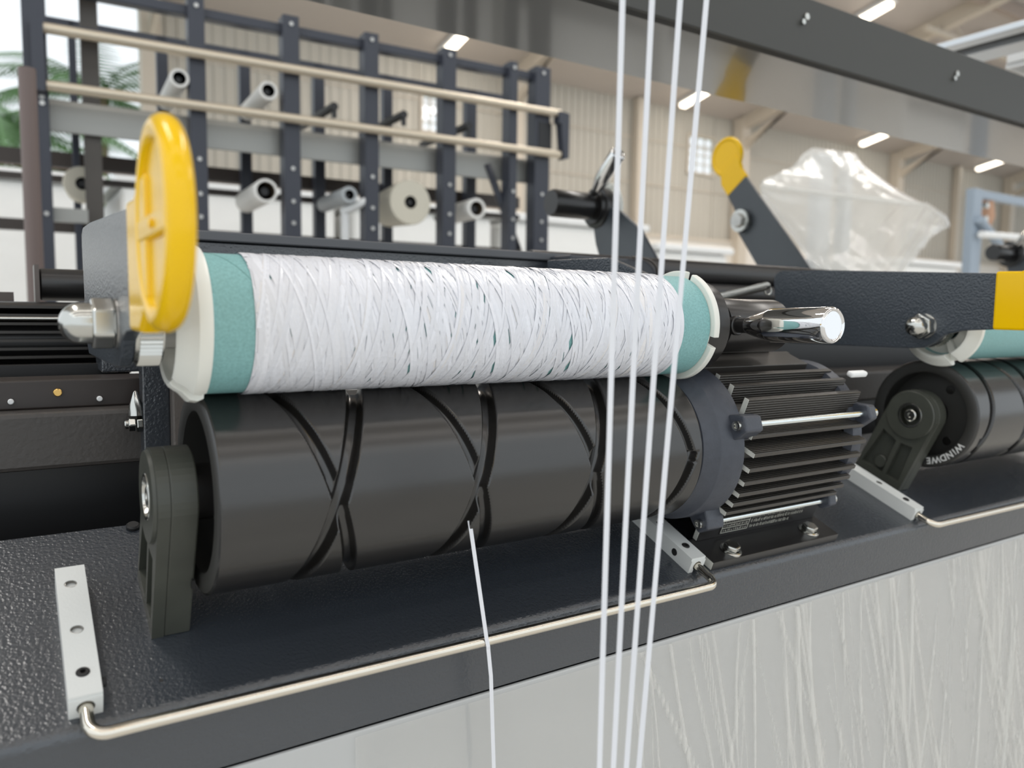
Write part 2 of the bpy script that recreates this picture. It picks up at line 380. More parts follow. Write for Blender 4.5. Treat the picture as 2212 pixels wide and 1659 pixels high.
part('end_rail', MB().box(-20, 1215, 240, 262, 783, 800), creel_p, cr)
for z, u0, u1 in ((690, 2, 1240), (580, 20, 1240)):
    part('guide_tube', MB().tube([(u0, -36, z), (u1, -36, z)], 10.5, 14), beige_rod, cr)
part('end_bracket', MB().prism([(1228, 694), (1262, 690), (1262, 570), (1246, 566), (1236, 660), (1228, 664)], 'y', -50, -22), creel_p, cr)
part('end_plate', MB().box(1180, 1222, -22, -16, 590, 665), blackp, cr)
part('end_bracket', MB().box(-4, 18, -52, -30, 566, 706), creel_p, cr)
part('diagonal_brace', MB().tube([(1048, 30, 545), (1150, 30, 320)], 10, 6), creel_p, cr)
tr = part('tray', MB().prism([(30, 505), (30, 560), (34, 571), (235, 571), (235, 566), (37, 560), (37, 505)], 'x', 8, 1250), greyt, cr, bevel=1)
for z0, z1, y in ((472, 507, 280), (437, 452, 280), (318, 344, 260)):
    part('rear_rail', MB().box(-300, 1300, y, y + 20, z0, z1), mat('rear_rail_paint', (.05, .04, .035), .5), cr)
part('lower_rail', MB().box(28, 1180, 0, 20, 320, 345) if False else MB().box(22, 86, 0, 20, 318, 346), greyt, cr)
part('slat_rail', MB().box(-300, 1300, 330, 345, 476, 503), mat('slat_wood', (.25, .14, .08), .6), cr)
# tubes and cones on the creel pegs (axis square to the frame)
def creel_tube(u, z, r, ri, length, material, name, label, corem=blackp, y0=0):
    o = thing(name, label, 'tube' if name != 'yarn_cone' else 'cone', (u, -20, z), 'C', group='tubes on the creel pegs')
    if name == 'yarn_cone':
        part('yarn_body', MB().lathe([(0, ri), (0, r * .96), (6, r), (length, r * .86), (length, ri)], 'y', (u, z), 36), material, o)
    else:
        part('tube_wall', MB().lathe([(-20, ri), (-20, r - 1), (-19, r), (length, r), (length, ri), (-20, ri)], 'y', (u, z), 32), material, o)
    part('core', MB().lathe([(-20.2 if name != 'yarn_cone' else -1, ri - .5), (length - 60, ri - .5), (length - 60, 0)], 'y', (u, z), 24), corem, o)
    part('peg', MB().tube([(u, -5 if name != 'yarn_cone' else 4, z), (u, 240, z)], ri * .45, 8), blackp, o)
    return o
creel_tube(268, 637, 20, 14, 210, tubew, 'paper_tube', 'white tube on the upper creel row beside the window edge')
creel_tube(456, 639, 21, 14.5, 210, tubew, 'paper_tube', 'white tube on the upper creel row between the second and third post')
creel_tube(447, 414, 27, 21, 200, tubew, 'paper_tube', 'white tube with a brown core on the lower creel row', tubeb)
creel_tube(645, 422, 20, 12, 190, tubeg, 'paper_tube', 'grey tube on the lower creel row beside a white clip')
creel_tube(992, 416, 27, 19, 190, tubew, 'paper_tube', 'short white tube with brown bore next to the cream cone', tubeb)
creel_tube(84, 413, 38, 14, 90, cream, 'yarn_cone', 'part-hidden cone behind the brown creel post').matrix_world = world_m('C', (80, 85, 413))
creel_tube(812, 420, 57, 16, 150, cream, 'yarn_cone', 'fat cream yarn cone on the lower creel row')
for u, z, lab in ((612, 628, 'bare black peg right of the white tubes on the upper row'), (790, 633, 'bare black peg left of the bright window'), (972, 629, 'bare black peg right of the bright window')):
    o = thing('creel_peg', lab, 'peg', (u, 0, z), 'C', group='bare pegs of the upper creel row')
    part('peg_rod', MB().tube([(u, -12, z), (u - 20, 250, z - 6)], 10, 12), blackp, o)
    part('peg_catch', MB().box(u - 4, u + 6, -10, 0, z - 26, z + 2), blackp, o)
o = thing('tube_clip', 'small white clip under the grey tube on the creel', 'clip', (676, 0, 400), 'C')
part('clip_arm', MB().tube([(640, 20, 385), (660, 0, 395), (690, -10, 412)], [10, 9, 10], 10), whitep, o)
part('clip_stem', MB().box(636, 652, 10, 24, 300, 388), whitep, o)
# a round brown column in front of the creel
solo('round_column', MB().lathe([(-950, 0), (-950, 13.5), (540, 13.5), (540, 0)], 'z', (-22, 1200), 20), mat('column_paint', (.16, .12, .11), .5), 'thin brown round column at the picture edge before the creel', 'column')

# ================================================================== BACKGROUND ITEMS RIGHT
bx = thing('plastic_bag', 'big translucent plastic bag draped over two white uprights', 'bag', (2000, 1000, 200))
NU, NV = 60, 9; vs = []; fs = []
def ip(x, pts, k): return np.interp(x, [p[0] for p in pts], [p[k] for p in pts])
ridge = [(1593, 490), (1690, 528), (1730, 560), (1790, 601), (1985, 606), (2050, 568), (2120, 530), (2250, 487), (2370, 463), (2470, 453)]
waist = [(1593, 478, 4), (1680, 455, 110), (1850, 438, 200), (2000, 442, 205), (2250, 436, 120), (2470, 440, 8)]
base_ = [(1593, 462), (1660, 380), (1709, 290), (1790, 250), (2090, 262), (2180, 320), (2330, 392), (2470, 427)]
for i in range(NU + 1):
    x = 1593 + 877 * i / NU; zr, zw, dw, zb_ = ip(x, ridge, 1), ip(x, waist, 1), ip(x, waist, 2), ip(x, base_, 1)
    ring = []
    for j in range(NV): t_ = j / NV; ring.append((-dw * t_ ** 1.25, zr + (zw - zr) * t_))                 # ridge to waist, viewer side
    for j in range(NV): t_ = j / NV; ring.append((-dw * (1 - .45 * t_ ** .8), zw + (zb_ - zw) * t_))      # waist to base
    for j in range(NV): t_ = j / NV; ring.append((-dw * .55 + dw * 1.2 * t_, zb_ + (zw - zb_) * t_))
    for j in range(NV): t_ = j / NV; ring.append((dw * .65 * (1 - t_), zw + (zr - zw) * t_))
    for q, (y, z) in enumerate(ring):
        wv = 5 * math.sin(q * .9 + i * .5) * math.sin(i * .23 + q * .31) + 3 * math.sin(i * 1.3 + q * .5)
        vs.append((x, 1000 + y + wv, z + .5 * wv))
NR = 4 * NV
for i in range(NU):
    for j in range(NR): fs.append((i * NR + j, i * NR + (j + 1) % NR, (i + 1) * NR + (j + 1) % NR, (i + 1) * NR + j))
fs += [tuple(range(NR)), tuple(range(NU * NR, NU * NR + NR))]
part('bag_film', MB().add(vs, fs, True), bagm, bx)
part('waist_fold', MB().tube([(p[0], 1000 - p[2] - 2, p[1]) for p in waist], [5, 7, 8, 6, 8, 12], 8), bagm, bx)
ro = thing('rack_upright', 'wide white upright inside the plastic bag', 'upright', (1840, 1000, -950), group='white uprights in the bag')
part('upright_bar', MB().box(1806, 1868, 985, 1015, -950, 585), whitep, ro, bevel=2)
for z in (520, 470): part('bolt', MB().cyl('y', (1890, z), 8, 978, 986, 12), steel, ro)
ro = thing('rack_upright', 'narrow white upright inside the plastic bag, beside the wide one', 'upright', (1945, 1000, -950), group='white uprights in the bag')
part('upright_bar', MB().box(1928, 1962, 985, 1015, -950, 585), whitep, ro, bevel=2)
part('foot_plate', MB().box(1900, 1990, 960, 1040, -950, -940), whitep, ro)

bf = thing('support_frame', 'pale blue-grey steel frame with a diagonal brace beyond the plastic bag', 'frame', (3640, 1500, -950))
part('upright', MB().box(3600, 3672, 1480, 1520, -950, 728), bluem, bf, bevel=4)
part('upright', MB().box(3862, 3920, 1600, 1640, -950, 722), bluem, bf, bevel=4)
part('upright', MB().box(4040, 4090, 1680, 1710, -950, 720), bluem, bf, bevel=4)
part('top_bar', MB().box(3672, 4700, 1490, 1520, 690, 728), bluem, bf, bevel=4)
part('brace', MB().tube([(3620, 1465, 590), (3950, 1465, 415)], 20, 10), bluem, bf)
part('cross_tube', MB().tube([(3615, 1450, 520), (4500, 1450, 545)], 15, 12), whitep, bf)
part('hanging_cloth', MB().tube([(3790, 1520, 700), (3800, 1520, 620), (3780, 1515, 560)], [26, 34, 20], 10), mat('tan_cloth', (.50, .30, .20), .8), bf)
for z in (600, 660): part('bolt', MB().cyl('y', (3720, z), 14, 1480, 1500, 12), steel, bf)

# ================================================================== OVERHEAD BEAM, RAIL
ob = thing('overhead_beam', 'dark overhead channel beam with a glossy underside running above the bobbin', 'beam', (700, 190, 424))
part('channel', MB().prism([(194, 426), (194, 430), (352, 430), (352, 487), (356, 487), (356, 426)], 'x', 60, 2400), paint_smooth, ob, bevel=.6)
part('front_web', MB().box(60, 2400, 190, 194, 422, 487), mat('beam_web_paint', (.062, .062, .058), .5, bump=(500, .3, .2), spec=.35), ob, bevel=1.0)
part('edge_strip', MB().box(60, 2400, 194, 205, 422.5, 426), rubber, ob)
for x, z in ((680, 466), (991, 459)):
    part('bolt', MB().hexn('y', (x, z), 4.2, 187, 190), steel, ob, bevel=.6)
    part('bolt_tip', MB().cyl('y', (x - 7, z - 7), 3, 186, 190, 10), steel, ob)
ra = thing('overhead_rail', 'pale aluminium slotted rail running across above the beam', 'rail', (1330, 300, 600))
part('rail_edge', MB().box(1284, 1312, -60, 420, 596, 606), alu, ra, bevel=1)
part('slot', MB().box(1312, 1342, -60, 420, 600, 604), blackp, ra)
part('rail_face', MB().box(1342, 1398, -60, 420, 592, 606), alu, ra, bevel=1)
lf = thing('comb_lamp', 'small white finned lamp beside the slotted rail', 'lamp', (1480, 300, 600))
part('lamp_body', MB().box(1430, 1520, 290, 340, 588, 606), whitep, lf, bevel=2)
for k in range(8): part('fin', MB().box(1434 + k * 11, 1439 + k * 11, 286, 342, 580, 588), whitep, lf)

# ================================================================== MACHINE SPINE (behind the bobbins)
sp = thing('machine_spine', 'dark textured spine beam of the winder running behind the drums', 'beam', (300, 120, 60))
part('beam_box', MB().box(-420, 1500, 100, 150, 52, 83), brown_paint, sp, bevel=2.5)
part('void_shade_plate', MB().box(-420, 1500, 122, 128, -40, 53), blackp, sp)  # black plate stands in for the shadowed void below the beam
st = part('step_strip', MB().box(-420, 4, 118, 150, 83, 99), mat('step_paint', (.035, .027, .024), .35), sp, bevel=1)
part('brass_plug', MB().cyl('y', (-45, 92), 2.2, 115, 118.5, 16, .4), brass, st)
for x in (-67, -24.5): part('screw', MB().cyl('y', (x, 88 - (x + 67) * .01), 1.5, 115, 118.5, 12, .4), whitep, st)
part('lower_cover', MB().box(-80, -2, 172, 180, 96, 104), blackp, sp)
part('top_cap', MB().box(20, 333, 146, 186, 182.5, 189), mat('cap_paint', (.10, .105, .115), .4), sp, bevel=1)
part('upper_box', MB().box(-20, 333, 150, 184, 100, 182.5), paint, sp, bevel=1)
sd = MB(); sd.prism([(310, 100), (310, 186)] + [(390 - 4, 186)] + arcp((386, 168), 18, 90, 0, 8) + [(404, 100)], 'y', 118, 165)
part('end_cover', sd, mat('cover_paint', (.035, .04, .05), .42), sp, bevel=2)
part('edge_trim', MB().tube([(372, 116, 187)] + [(386 + 18.5 * math.cos(R(a)), 116, 168 + 18.5 * math.sin(R(a))) for a in range(90, -1, -15)], 1.1, 6), creel_br, sp)
for z, y, r in ((184, 205, 12), (163, 190, 9), (145, 195, 10)):
    part('cross_tube', MB().tube([(330, y, z), (1500, y, z)], r, 20), mat('tube_paint', (.035, .033, .033), .35), sp)
part('back_plate', MB().box(330, 1500, 225, 229, 60, 178), blackp, sp)

part('rear_rail', MB().box(430, 1800, 296, 352, 110, 196), mat('tube_paint', (.035, .033, .033), .35), sp, bevel=3)
part('base_cabinet', MB().box(-420, 1800, 20, 380, -950, -70), blackp, sp)
part('side_plate', MB().box(1480, 1500, 80, 360, -80, 120), blackp, sp)
part('side_plate', MB().box(-445, -423, 80, 360, -80, 120), blackp, sp)
bm = thing('rear_motor', 'finned black motor of the rear winding head', 'motor', (-30, 250, 110))
mb = MB()
for k in range(9): part('cooling_fin', MB().box(-420, 6, 232, 260, 93.5 + k * 5.6, 95.3 + k * 5.6), anod, bm)
part('motor_body', MB().cyl('x', (270, 116), 27, -420, 4, 40, 2), blackg, bm)
for z in (131.5, 93): part('tie_rod', MB().tube([(-420, 226, z), (-8, 226, z)], 1.3, 10), steel, bm)
rc = thing('rear_chuck', 'black chuck cylinder of the rear winding head', 'chuck', (-20, 300, 156))
part('chuck_body', MB().cyl('x', (300, 156), 12, -46, 40, 32, 1.5), blackg, rc)
part('mount_plate', MB().box(-49, -46, 285, 315, 120, 170), mat('mount_paint', (.12, .10, .09), .4), rc)
part('mount_plate', MB().box(-200, -62, 300, 312, 70, 150), mat('mount_dull', (.11, .09, .08), .5), rc)
br = thing('arm_bracket', 'upright dark bracket plate behind the cradle arm with a hex bolt through it', 'bracket', (4, 100, 52))
part('bracket_plate', MB().box(-6, 8, 88, 100, 50, 148), paint, br, bevel=1)
part('bracket_flange', MB().box(8, 15, 80, 99, 50, 140), mat('bracket_speckle', (.13, .115, .105), .5, bump=(500, .8, .4)), br, bevel=1)
b_ = part('bolt', MB().hexn('x', (92, 75), 4.2, -13, -9.5).hexn('x', (92, 75), 4.6, -9, -6, 20), steel, br, bevel=.5)
part('bolt_shank', MB().cyl('x', (92, 75), 2.6, -15, -12, 16, .5), steel, b_)
part('grease_nipple', MB().lathe([(80, 0), (80, 4), (85, 3.6), (93, 1), (94, 0)], 'z', (-9, 92), 16), steel, br)

# ================================================================== DECK AND FRONT
c0 = (-54, -6); nx_, nz_ = -.9283, .3718; L_ = 27.3
pr = [(69, 0)] + arcp(c0, 6, 90, 158.2, 8); e = pr[-1]
pr += [(e[0] - .3718 * L_, e[1] - .9283 * L_), (e[0] - .3718 * L_ + 2.8, e[1] - .9283 * L_ - 1.0)] + arcp(c0, 3, 158.2, 90, 6) + [(69, -3)]
dk = thing('winder_deck', 'sloping dark grey textured steel deck under the grooved drum', 'deck', (0, 0, 0), 'D')
dko = part('deck_sheet', MB().prism(pr, 'x', -420, 1500), paint, dk)
part('drill_hole', MB().cyl('z', (-18.9, -42.6), .85, -.2, .06, 16), rubber, dk)
part('hole_plug', MB().cyl('z', (-15.9, 66), 3.4, 0, 2.5, 20, .8), rubber, dk)
fp = thing('front_panel', 'pale grey front panel below the deck edge', 'panel', (300, -54, -300))
part('panel_sheet', MB().box(-420, 1500, -54, -51.5, -600, -54.6), panel_w, fp, bevel=1.0)
part('gap_strip', MB().box(-420, 1500, -51, -50, -70, -30), blackp, fp)
NX, NZ = 1150, 44
gx, gz = np.meshgrid(np.linspace(60, 1400, NX + 1), -56.5 - np.arange(NZ + 1) * (300 / NZ), indexing='ij')
hgt = np.zeros_like(gx)
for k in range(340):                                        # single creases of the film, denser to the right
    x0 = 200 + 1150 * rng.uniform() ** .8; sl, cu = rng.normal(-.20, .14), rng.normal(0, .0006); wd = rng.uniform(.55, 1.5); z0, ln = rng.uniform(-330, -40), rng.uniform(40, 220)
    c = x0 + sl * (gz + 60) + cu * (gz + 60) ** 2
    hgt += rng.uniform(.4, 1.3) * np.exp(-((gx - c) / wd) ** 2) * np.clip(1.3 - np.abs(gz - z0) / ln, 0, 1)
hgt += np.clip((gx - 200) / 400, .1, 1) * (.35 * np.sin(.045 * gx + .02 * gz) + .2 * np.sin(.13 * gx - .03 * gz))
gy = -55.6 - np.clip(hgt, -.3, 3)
vs = np.stack([gx, gy, gz], -1).reshape(-1, 3).tolist(); fs = []
for i in range(NX):
    for j in range(NZ): a = i * (NZ + 1) + j; fs.append((a, a + 1, a + NZ + 2, a + NZ + 1))
n_ = filmm.node_tree; a_ = n_.nodes.new('ShaderNodeAttribute'); a_.attribute_name = 'bunch_glint'        # creases whitened in place of reflected streaks; bunched film is also whiter
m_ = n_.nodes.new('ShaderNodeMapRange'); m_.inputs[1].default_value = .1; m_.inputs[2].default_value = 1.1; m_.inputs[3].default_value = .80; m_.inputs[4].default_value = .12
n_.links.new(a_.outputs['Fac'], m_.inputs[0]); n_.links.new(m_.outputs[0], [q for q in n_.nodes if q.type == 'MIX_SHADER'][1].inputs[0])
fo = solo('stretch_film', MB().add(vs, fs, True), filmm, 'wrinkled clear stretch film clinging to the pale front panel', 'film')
ba = fo.data.attributes.new('bunch_glint', 'FLOAT', 'POINT'); ba.data.foreach_set('value', np.clip(hgt, 0, 2).ravel().astype(np.float32))

# ================================================================== GROOVED DRUM
def g_of(th): return .1944 * (th - 160) + 3.89 * (np.sin(np.radians(th - 100)) - math.sin(R(60)))
def make_drum():
    o = thing('grooved_drum', 'black grooved winding drum under the white bobbin', 'drum', (0, 0, ZD), 'D')
    nx, ntt = 540, 400; x = np.linspace(0, 267, nx + 1); th = np.linspace(0, 360, ntt, endpoint=False)
    X, T = np.meshgrid(x, th, indexing='ij'); dep = np.zeros_like(X)
    for sgn, hw, dp in ((1, 3.2, 4.8), (-1, 4.1, 6.0)):
        dmin = np.full_like(X, 99.0)
        for k in range(-3, 8):
            xc = 48.8 + 69.9 * k + sgn * g_of(T)
            d = np.abs(X - xc); d[(xc > 259.5) | (xc < 12)] = 99
            dmin = np.minimum(dmin, d)
        dep = np.maximum(dep, dp * np.clip(1 - (dmin / hw) ** 4, 0, 1))
    for xe, rr in ((0, 1.2), (267, 1.2)):                       # rounded rims
        q = np.clip(1 - np.abs(X - xe) / rr, 0, 1); dep = np.maximum(dep, rr * (1 - np.sqrt(np.clip(1 - q * q, 0, 1))))
    r = 45 - dep; tr_ = np.radians(T)
    V = np.stack([X, r * np.cos(tr_), r * np.sin(tr_)], -1).reshape(-1, 3) * MM
    i, j = np.meshgrid(np.arange(nx), np.arange(ntt), indexing='ij'); jn = (j + 1) % ntt
    F = np.stack([i * ntt + j, (i + 1) * ntt + j, (i + 1) * ntt + jn, i * ntt + jn], -1).reshape(-1, 4)[:, ::-1]
    me = bpy.data.meshes.new('drum_shell'); me.vertices.add(len(V)); me.vertices.foreach_set('co', V.ravel())
    me.loops.add(F.size); me.loops.foreach_set('vertex_index', F.ravel()); me.polygons.add(len(F))
    me.polygons.foreach_set('loop_start', np.arange(0, F.size, 4)); me.polygons.foreach_set('use_smooth', np.ones(len(F), bool))
    me.update(calc_edges=True); me.validate(); me.materials.append(bake)
    s = bpy.data.objects.new('drum_shell', me); COL.objects.link(s); s.parent = o
    part('rim', MB().lathe([(.02, 43.9), (-.6, 43), (-.6, 36.5), (.2, 35.4), (14, 34.6), (14, 13)], 'x', (0, ZD), 96), bake_end, o)
    part('end_cap', MB().lathe([(267, 43.9), (267.3, 20), (267.3, 0)], 'x', (0, ZD), 64), bake_end, o)
    sh = part('shaft', MB().cyl('x', (0, ZD), 12.4, -4, 16, 48, 1.0), blackg, o)
    part('shaft_collar', MB().cyl('x', (0, ZD), 11.2, -9, -4, 48, .4), steel_d, sh)
    for a, rr, mm_ in ((35, 27, rubber), (75, 25, bake), (200, 25, bake), (315, 26, bake)):
        part('face_hole', MB().cyl('x', (rr * math.cos(R(a + 90)), ZD + rr * math.sin(R(a + 90))), 3.6, 13.4, 13.9, 20, .2), mm_, o)
    return o
drum = make_drum()
drum2 = dup(drum, None, PITCH, 'grooved winding drum of the next head, lettering on its end rim')
drum2.matrix_world = drum2.matrix_world @ Matrix.Rotation(R(172), 4, 'X')
# lettering on the end rim of the second drum
def text_mesh(s, size):
    c = bpy.data.curves.new('tmp', 'FONT'); c.body = s; c.size = size; c.align_x = 'CENTER'; c.extrude = .06; c.resolution_u = 3; c.offset = .16
    o = bpy.data.objects.new('tmp', c); COL.objects.link(o); dg = bpy.context.evaluated_depsgraph_get()
    me = bpy.data.meshes.new_from_object(o.evaluated_get(dg)); v = [tuple(p.co) for p in me.vertices]; f = [tuple(p.vertices) for p in me.polygons]
    bpy.data.objects.remove(o); bpy.data.curves.remove(c); bpy.data.meshes.remove(me)
    return v, f
tx = MB(); word = 'WiNDWEL'
# seen from the head end, +y (back) is to the left: angle measured clockwise from straight up on that view
angs = []; a = 106.0
wd_ = {'W': 8.6, 'i': 4.2, 'N': 7.4, 'D': 7.2, 'E': 6.2, 'L': 6.0}
for i, ch in enumerate(word):
    angs.append(a); 
    if i + 1 < len(word): a += (wd_[ch] + wd_[word[i + 1]]) / 2 * 1.2
for ch, an in zip(word, angs):
    v, f = text_mesh(ch, 7.4)
    up = Vector((0, -math.sin(R(an)), math.cos(R(an)))); rgt = Vector((0, -math.cos(R(an)), -math.sin(R(an)))); nrm = Vector((-1, 0, 0))
    base = Vector((-.72, 0, ZD)) + up * 36.8
    tx.add([base + rgt * p[0] + up * p[1] + nrm * p[2] for p in v], f)
le = bpy.data.objects.new('rim_lettering', mesh_of('rim_lettering', tx, letter, (0, 0, ZD))); COL.objects.link(le); le.parent = drum2
le.matrix_basis = Matrix.Rotation(R(-172), 4, 'X')
props(le, 'white capital lettering around the drum rim')

# ------------------------------------------------------------------ bearing block
def make_block():
    o = thing('bearing_block', 'dark olive-grey bearing block at the open end of the near drum', 'bearing', (-11, 0, 0), 'D')
    outer = arcp((0, ZD), 21, 172, 0, 22) + [(26, 0), (-17.5, 0)]
    def ins(k): return None
    body = MB().prism(outer, 'x', -14, -3)
    part('housing', body, block_p, o, bevel=.8)
    h1 = [(-13.9, 7), (-12.6, 40), (-2, 38.5), (-1.6, 7)]; h2 = [(1.6, 7), (2, 38.5), (16.2, 42), (22.4, 7)]
    part('ribbed_face', MB().plate(outer, [circle((0, ZD), 10.2, 32), h1, h2], 'x', -19, -14), block_p, o, bevel=.5)
    part('boss', MB().lathe([(-19.1, 20.2), (-20.6, 19.6), (-20.6, 10.4), (-19.1, 10.2)], 'x', (0, ZD), 56), block_p, o)
    part('screw_boss', MB().cyl('x', (8, 14), 5.5, -17, -14, 24, .5), block_p, o)
    part('bearing_ring', MB().lathe([(-20.2, 10.3), (-20.9, 9.9), (-20.9, 8.6), (-18.4, 7.6), (-14.5, 7.6), (-14.5, 10.2)], 'x', (0, ZD), 40), steel, o)
    part('bolt', MB().lathe([(-19.6, 0), (-19.6, 1.6), (-20.4, 2.0), (-20.4, 4.2), (-19.7, 4.9), (-14, 4.9)], 'x', (0, ZD), 32), steel, o)
    part('notch', MB().box(-4.2, -2.9, -20.6, -16.8, 27, 31.5), rubber, o)
    return o
block = make_block()
dup(block, None, PITCH, 'dark bearing block with a round steel bolt before the lettered drum')

# ------------------------------------------------------------------ motor
def make_motor():
    o = thing('drum_motor', 'dark finned motor bolted to the deck beside the grooved drum', 'motor', (360, 0, ZD), 'D')
    fb = part('front_bell', MB().lathe([(267.8, 30), (268, 38), (270, 42.5), (276.6, 45.4), (278.2, 48.0), (278.9, 48.5), (297, 49.4), (299, 47), (301, 43), (303, 43)], 'x', (0, ZD), 96), bell, o)
    for a in (141, 221, 39, 319):
        ca, sa = math.cos(R(a)), math.sin(R(a)); lug = MB()
        poly = [(46, -8), (54, -6.5), (59.5, -4.5), (59.5, 4.5), (54, 6.5), (46, 8)]
        lug.prism([(p * ca - q * sa, ZD + p * sa + q * ca) for p, q in poly], 'x', 288, 303)
        lg = part('lug', lug, bell, fb, bevel=1.2)
        part('lug_screw', MB().lathe([(286.4, 0), (286.4, 1.2), (285.4, 1.6), (285.4, 2.9), (288, 3.0)], 'x', (54.5 * ca, ZD + 54.5 * sa), 16), steel, o)
    part('motor_body', MB().cyl('x', (0, ZD), 41, 302, 404, 64), anod, o)
    def fin(poly, fm, x0=300.5, x1=412):
        f = part('cooling_fin', MB().prism(poly, 'x', x0, x1), fm, o, bevel=.4)
        part('fin_cut_end', MB().prism([(p[0] * .999 + q_[0] * .001, p[1] * .999 + q_[1] * .001) for p, q_ in zip(poly, poly[1:] + poly[:1])], 'x', x0 - .25, x0 + .02), cut, f)
    for z, tip in ((17.5, 51), (7.2, 51.5), (-2.2, 51.5), (-10.6, 51), (-18.6, 49.5), (-26.5, 47), (26.5, 45)):
        rt_ = math.sqrt(41 ** 2 - z * z) - 3
        for s_ in (-1, 1): fin([(s_ * tip, ZD + z - 1.35), (s_ * rt_, ZD + z - 1.7), (s_ * rt_, ZD + z + 1.7), (s_ * tip, ZD + z + 1.35)], fin_y)
    for y, tip in ((-32, 46), (-18.5, 48.5), (-6, 49.5), (30.5, 46)):
        rt_ = math.sqrt(41 ** 2 - y * y) - 3; fin([(y - 1.7, ZD + tip), (y - 1.9, ZD + rt_), (y + 1.9, ZD + rt_), (y + 1.7, ZD + tip)], fin_z)
    part('terminal_pad', MB().box(297, 400, 4, 24, ZD + 36, ZD + 49.5), anod, o, bevel=.6)
    part('terminal_box', MB().box(312, 385, 26, 52, ZD + 34, ZD + 58), fin_z, o, bevel=1)
    rbell = part('rear_bell', MB().lathe([(403, 43), (405, 48.5), (414, 49), (418, 44), (420, 20), (420, 0)], 'x', (0, ZD), 64), bell, o)
    for a in (141, 221, 39, 319):
        ca, sa = math.cos(R(a)), math.sin(R(a))
        poly = [(44, -10), (54, -6.5), (59.5, -4.5), (59.5, 4.5), (54, 6.5), (44, 10)]
        part('lug', MB().prism([(p * ca - q * sa, ZD + p * sa + q * ca) for p, q in poly], 'x', 409, 417), bell, rbell, bevel=1.2)
        part('tie_rod', MB().tube([(296, 54.5 * ca, ZD + 54.5 * sa), (412, 54.5 * ca, ZD + 54.5 * sa)], 2.1, 14), mat('zinc_rod', (.75, .80, .80), .18, metal=1), o)
        part('rod_nut', MB().cyl('x', (54.5 * ca, ZD + 54.5 * sa), 3.6, 417, 421.5, 16, .6), steel, o)
    part('cable_tab', MB().box(407, 425, -26, -21, 116, 120), whitep, o, bevel=1.5)
    # foot
    ft = part('foot_plate', MB().plate([(297, -54.3), (424, -54.3), (424, -30), (297, -30)], [circle((319.5, -47), 3), circle((401, -45.2), 3)], 'z', 0, 6), blackg, o, bevel=.5)
    part('foot_cut_end', MB().box(296.7, 297.05, -54, -34, .4, 5.6), cut, ft)
    part('foot_hole', MB().box(296.5, 296.8, -45.5, -42, 1.6, 4.6), rubber, ft)
    part('foot_web', MB().box(302, 421, -33, -29, 5.8, 34), blackg, o, bevel=.5)
    part('web_cut_end', MB().box(301.7, 302.05, -32.6, -29.4, 6.4, 26), cut, o)
    part('rear_foot', MB().box(297, 424, 26, 54, 0, 6).box(302, 421, 28, 32, 5.8, 34), blackg, o, bevel=.5)
    for x, y in ((319.5, -47), (401, -45.2)):
        b = part('foot_bolt', MB().lathe([(6, 0), (6, 7.2), (6.9, 7.2), (7.8, 5.9), (7.8, 5.4)], 'z', (x, y), 32), steel, ft)
        part('foot_bolt_head', MB().hexn('z', (x, y), 5.5, 7.2, 11.2, 12), steel, ft, bevel=.9)
    # rating plate: rows of print too small to read
    lab = part('rating_plate', MB().box(321, 406, -33.35, -33.0, 8.5, 21), blackg, o)
    rows = MB()
    rows.plate([(322, 9), (348, 9), (348, 20), (322, 20)], [[(322.5, 9.5), (322.5, 12.6), (347.5, 12.6), (347.5, 9.5)], [(322.5, 13.1), (322.5, 16.2), (347.5, 16.2), (347.5, 13.1)], [(322.5, 16.7), (322.5, 19.5), (347.5, 19.5), (347.5, 16.7)]], 'y', -33.45, -33.34)
    rd = random.Random(3)
    for zz, x0, x1, hh in ((10.2, 324, 345, 1.5), (13.9, 324, 345, 1.5), (17.4, 324, 345, 1.5), (9.4, 350, 390, 2.6), (13.6, 350, 404, 2.6), (17.2, 350, 404, 3)):
        x = x0
        while x < x1:
            wv = rd.uniform(.5, 1.6); hv = hh * rd.uniform(.6, 1); rows.box(x, x + wv * .5, -33.45, -33.34, zz, zz + hv)
            if rd.random() < .6: rows.box(x, x + wv, -33.45, -33.34, zz + hv - .45, zz + hv)
            if rd.random() < .5: rows.box(x, x + wv, -33.45, -33.34, zz, zz + .45)
            x += wv + rd.choice((.5, .5, 1.2))
    part('printed_rows', rows, printm, lab, kind='stuff')
    return o
make_motor()

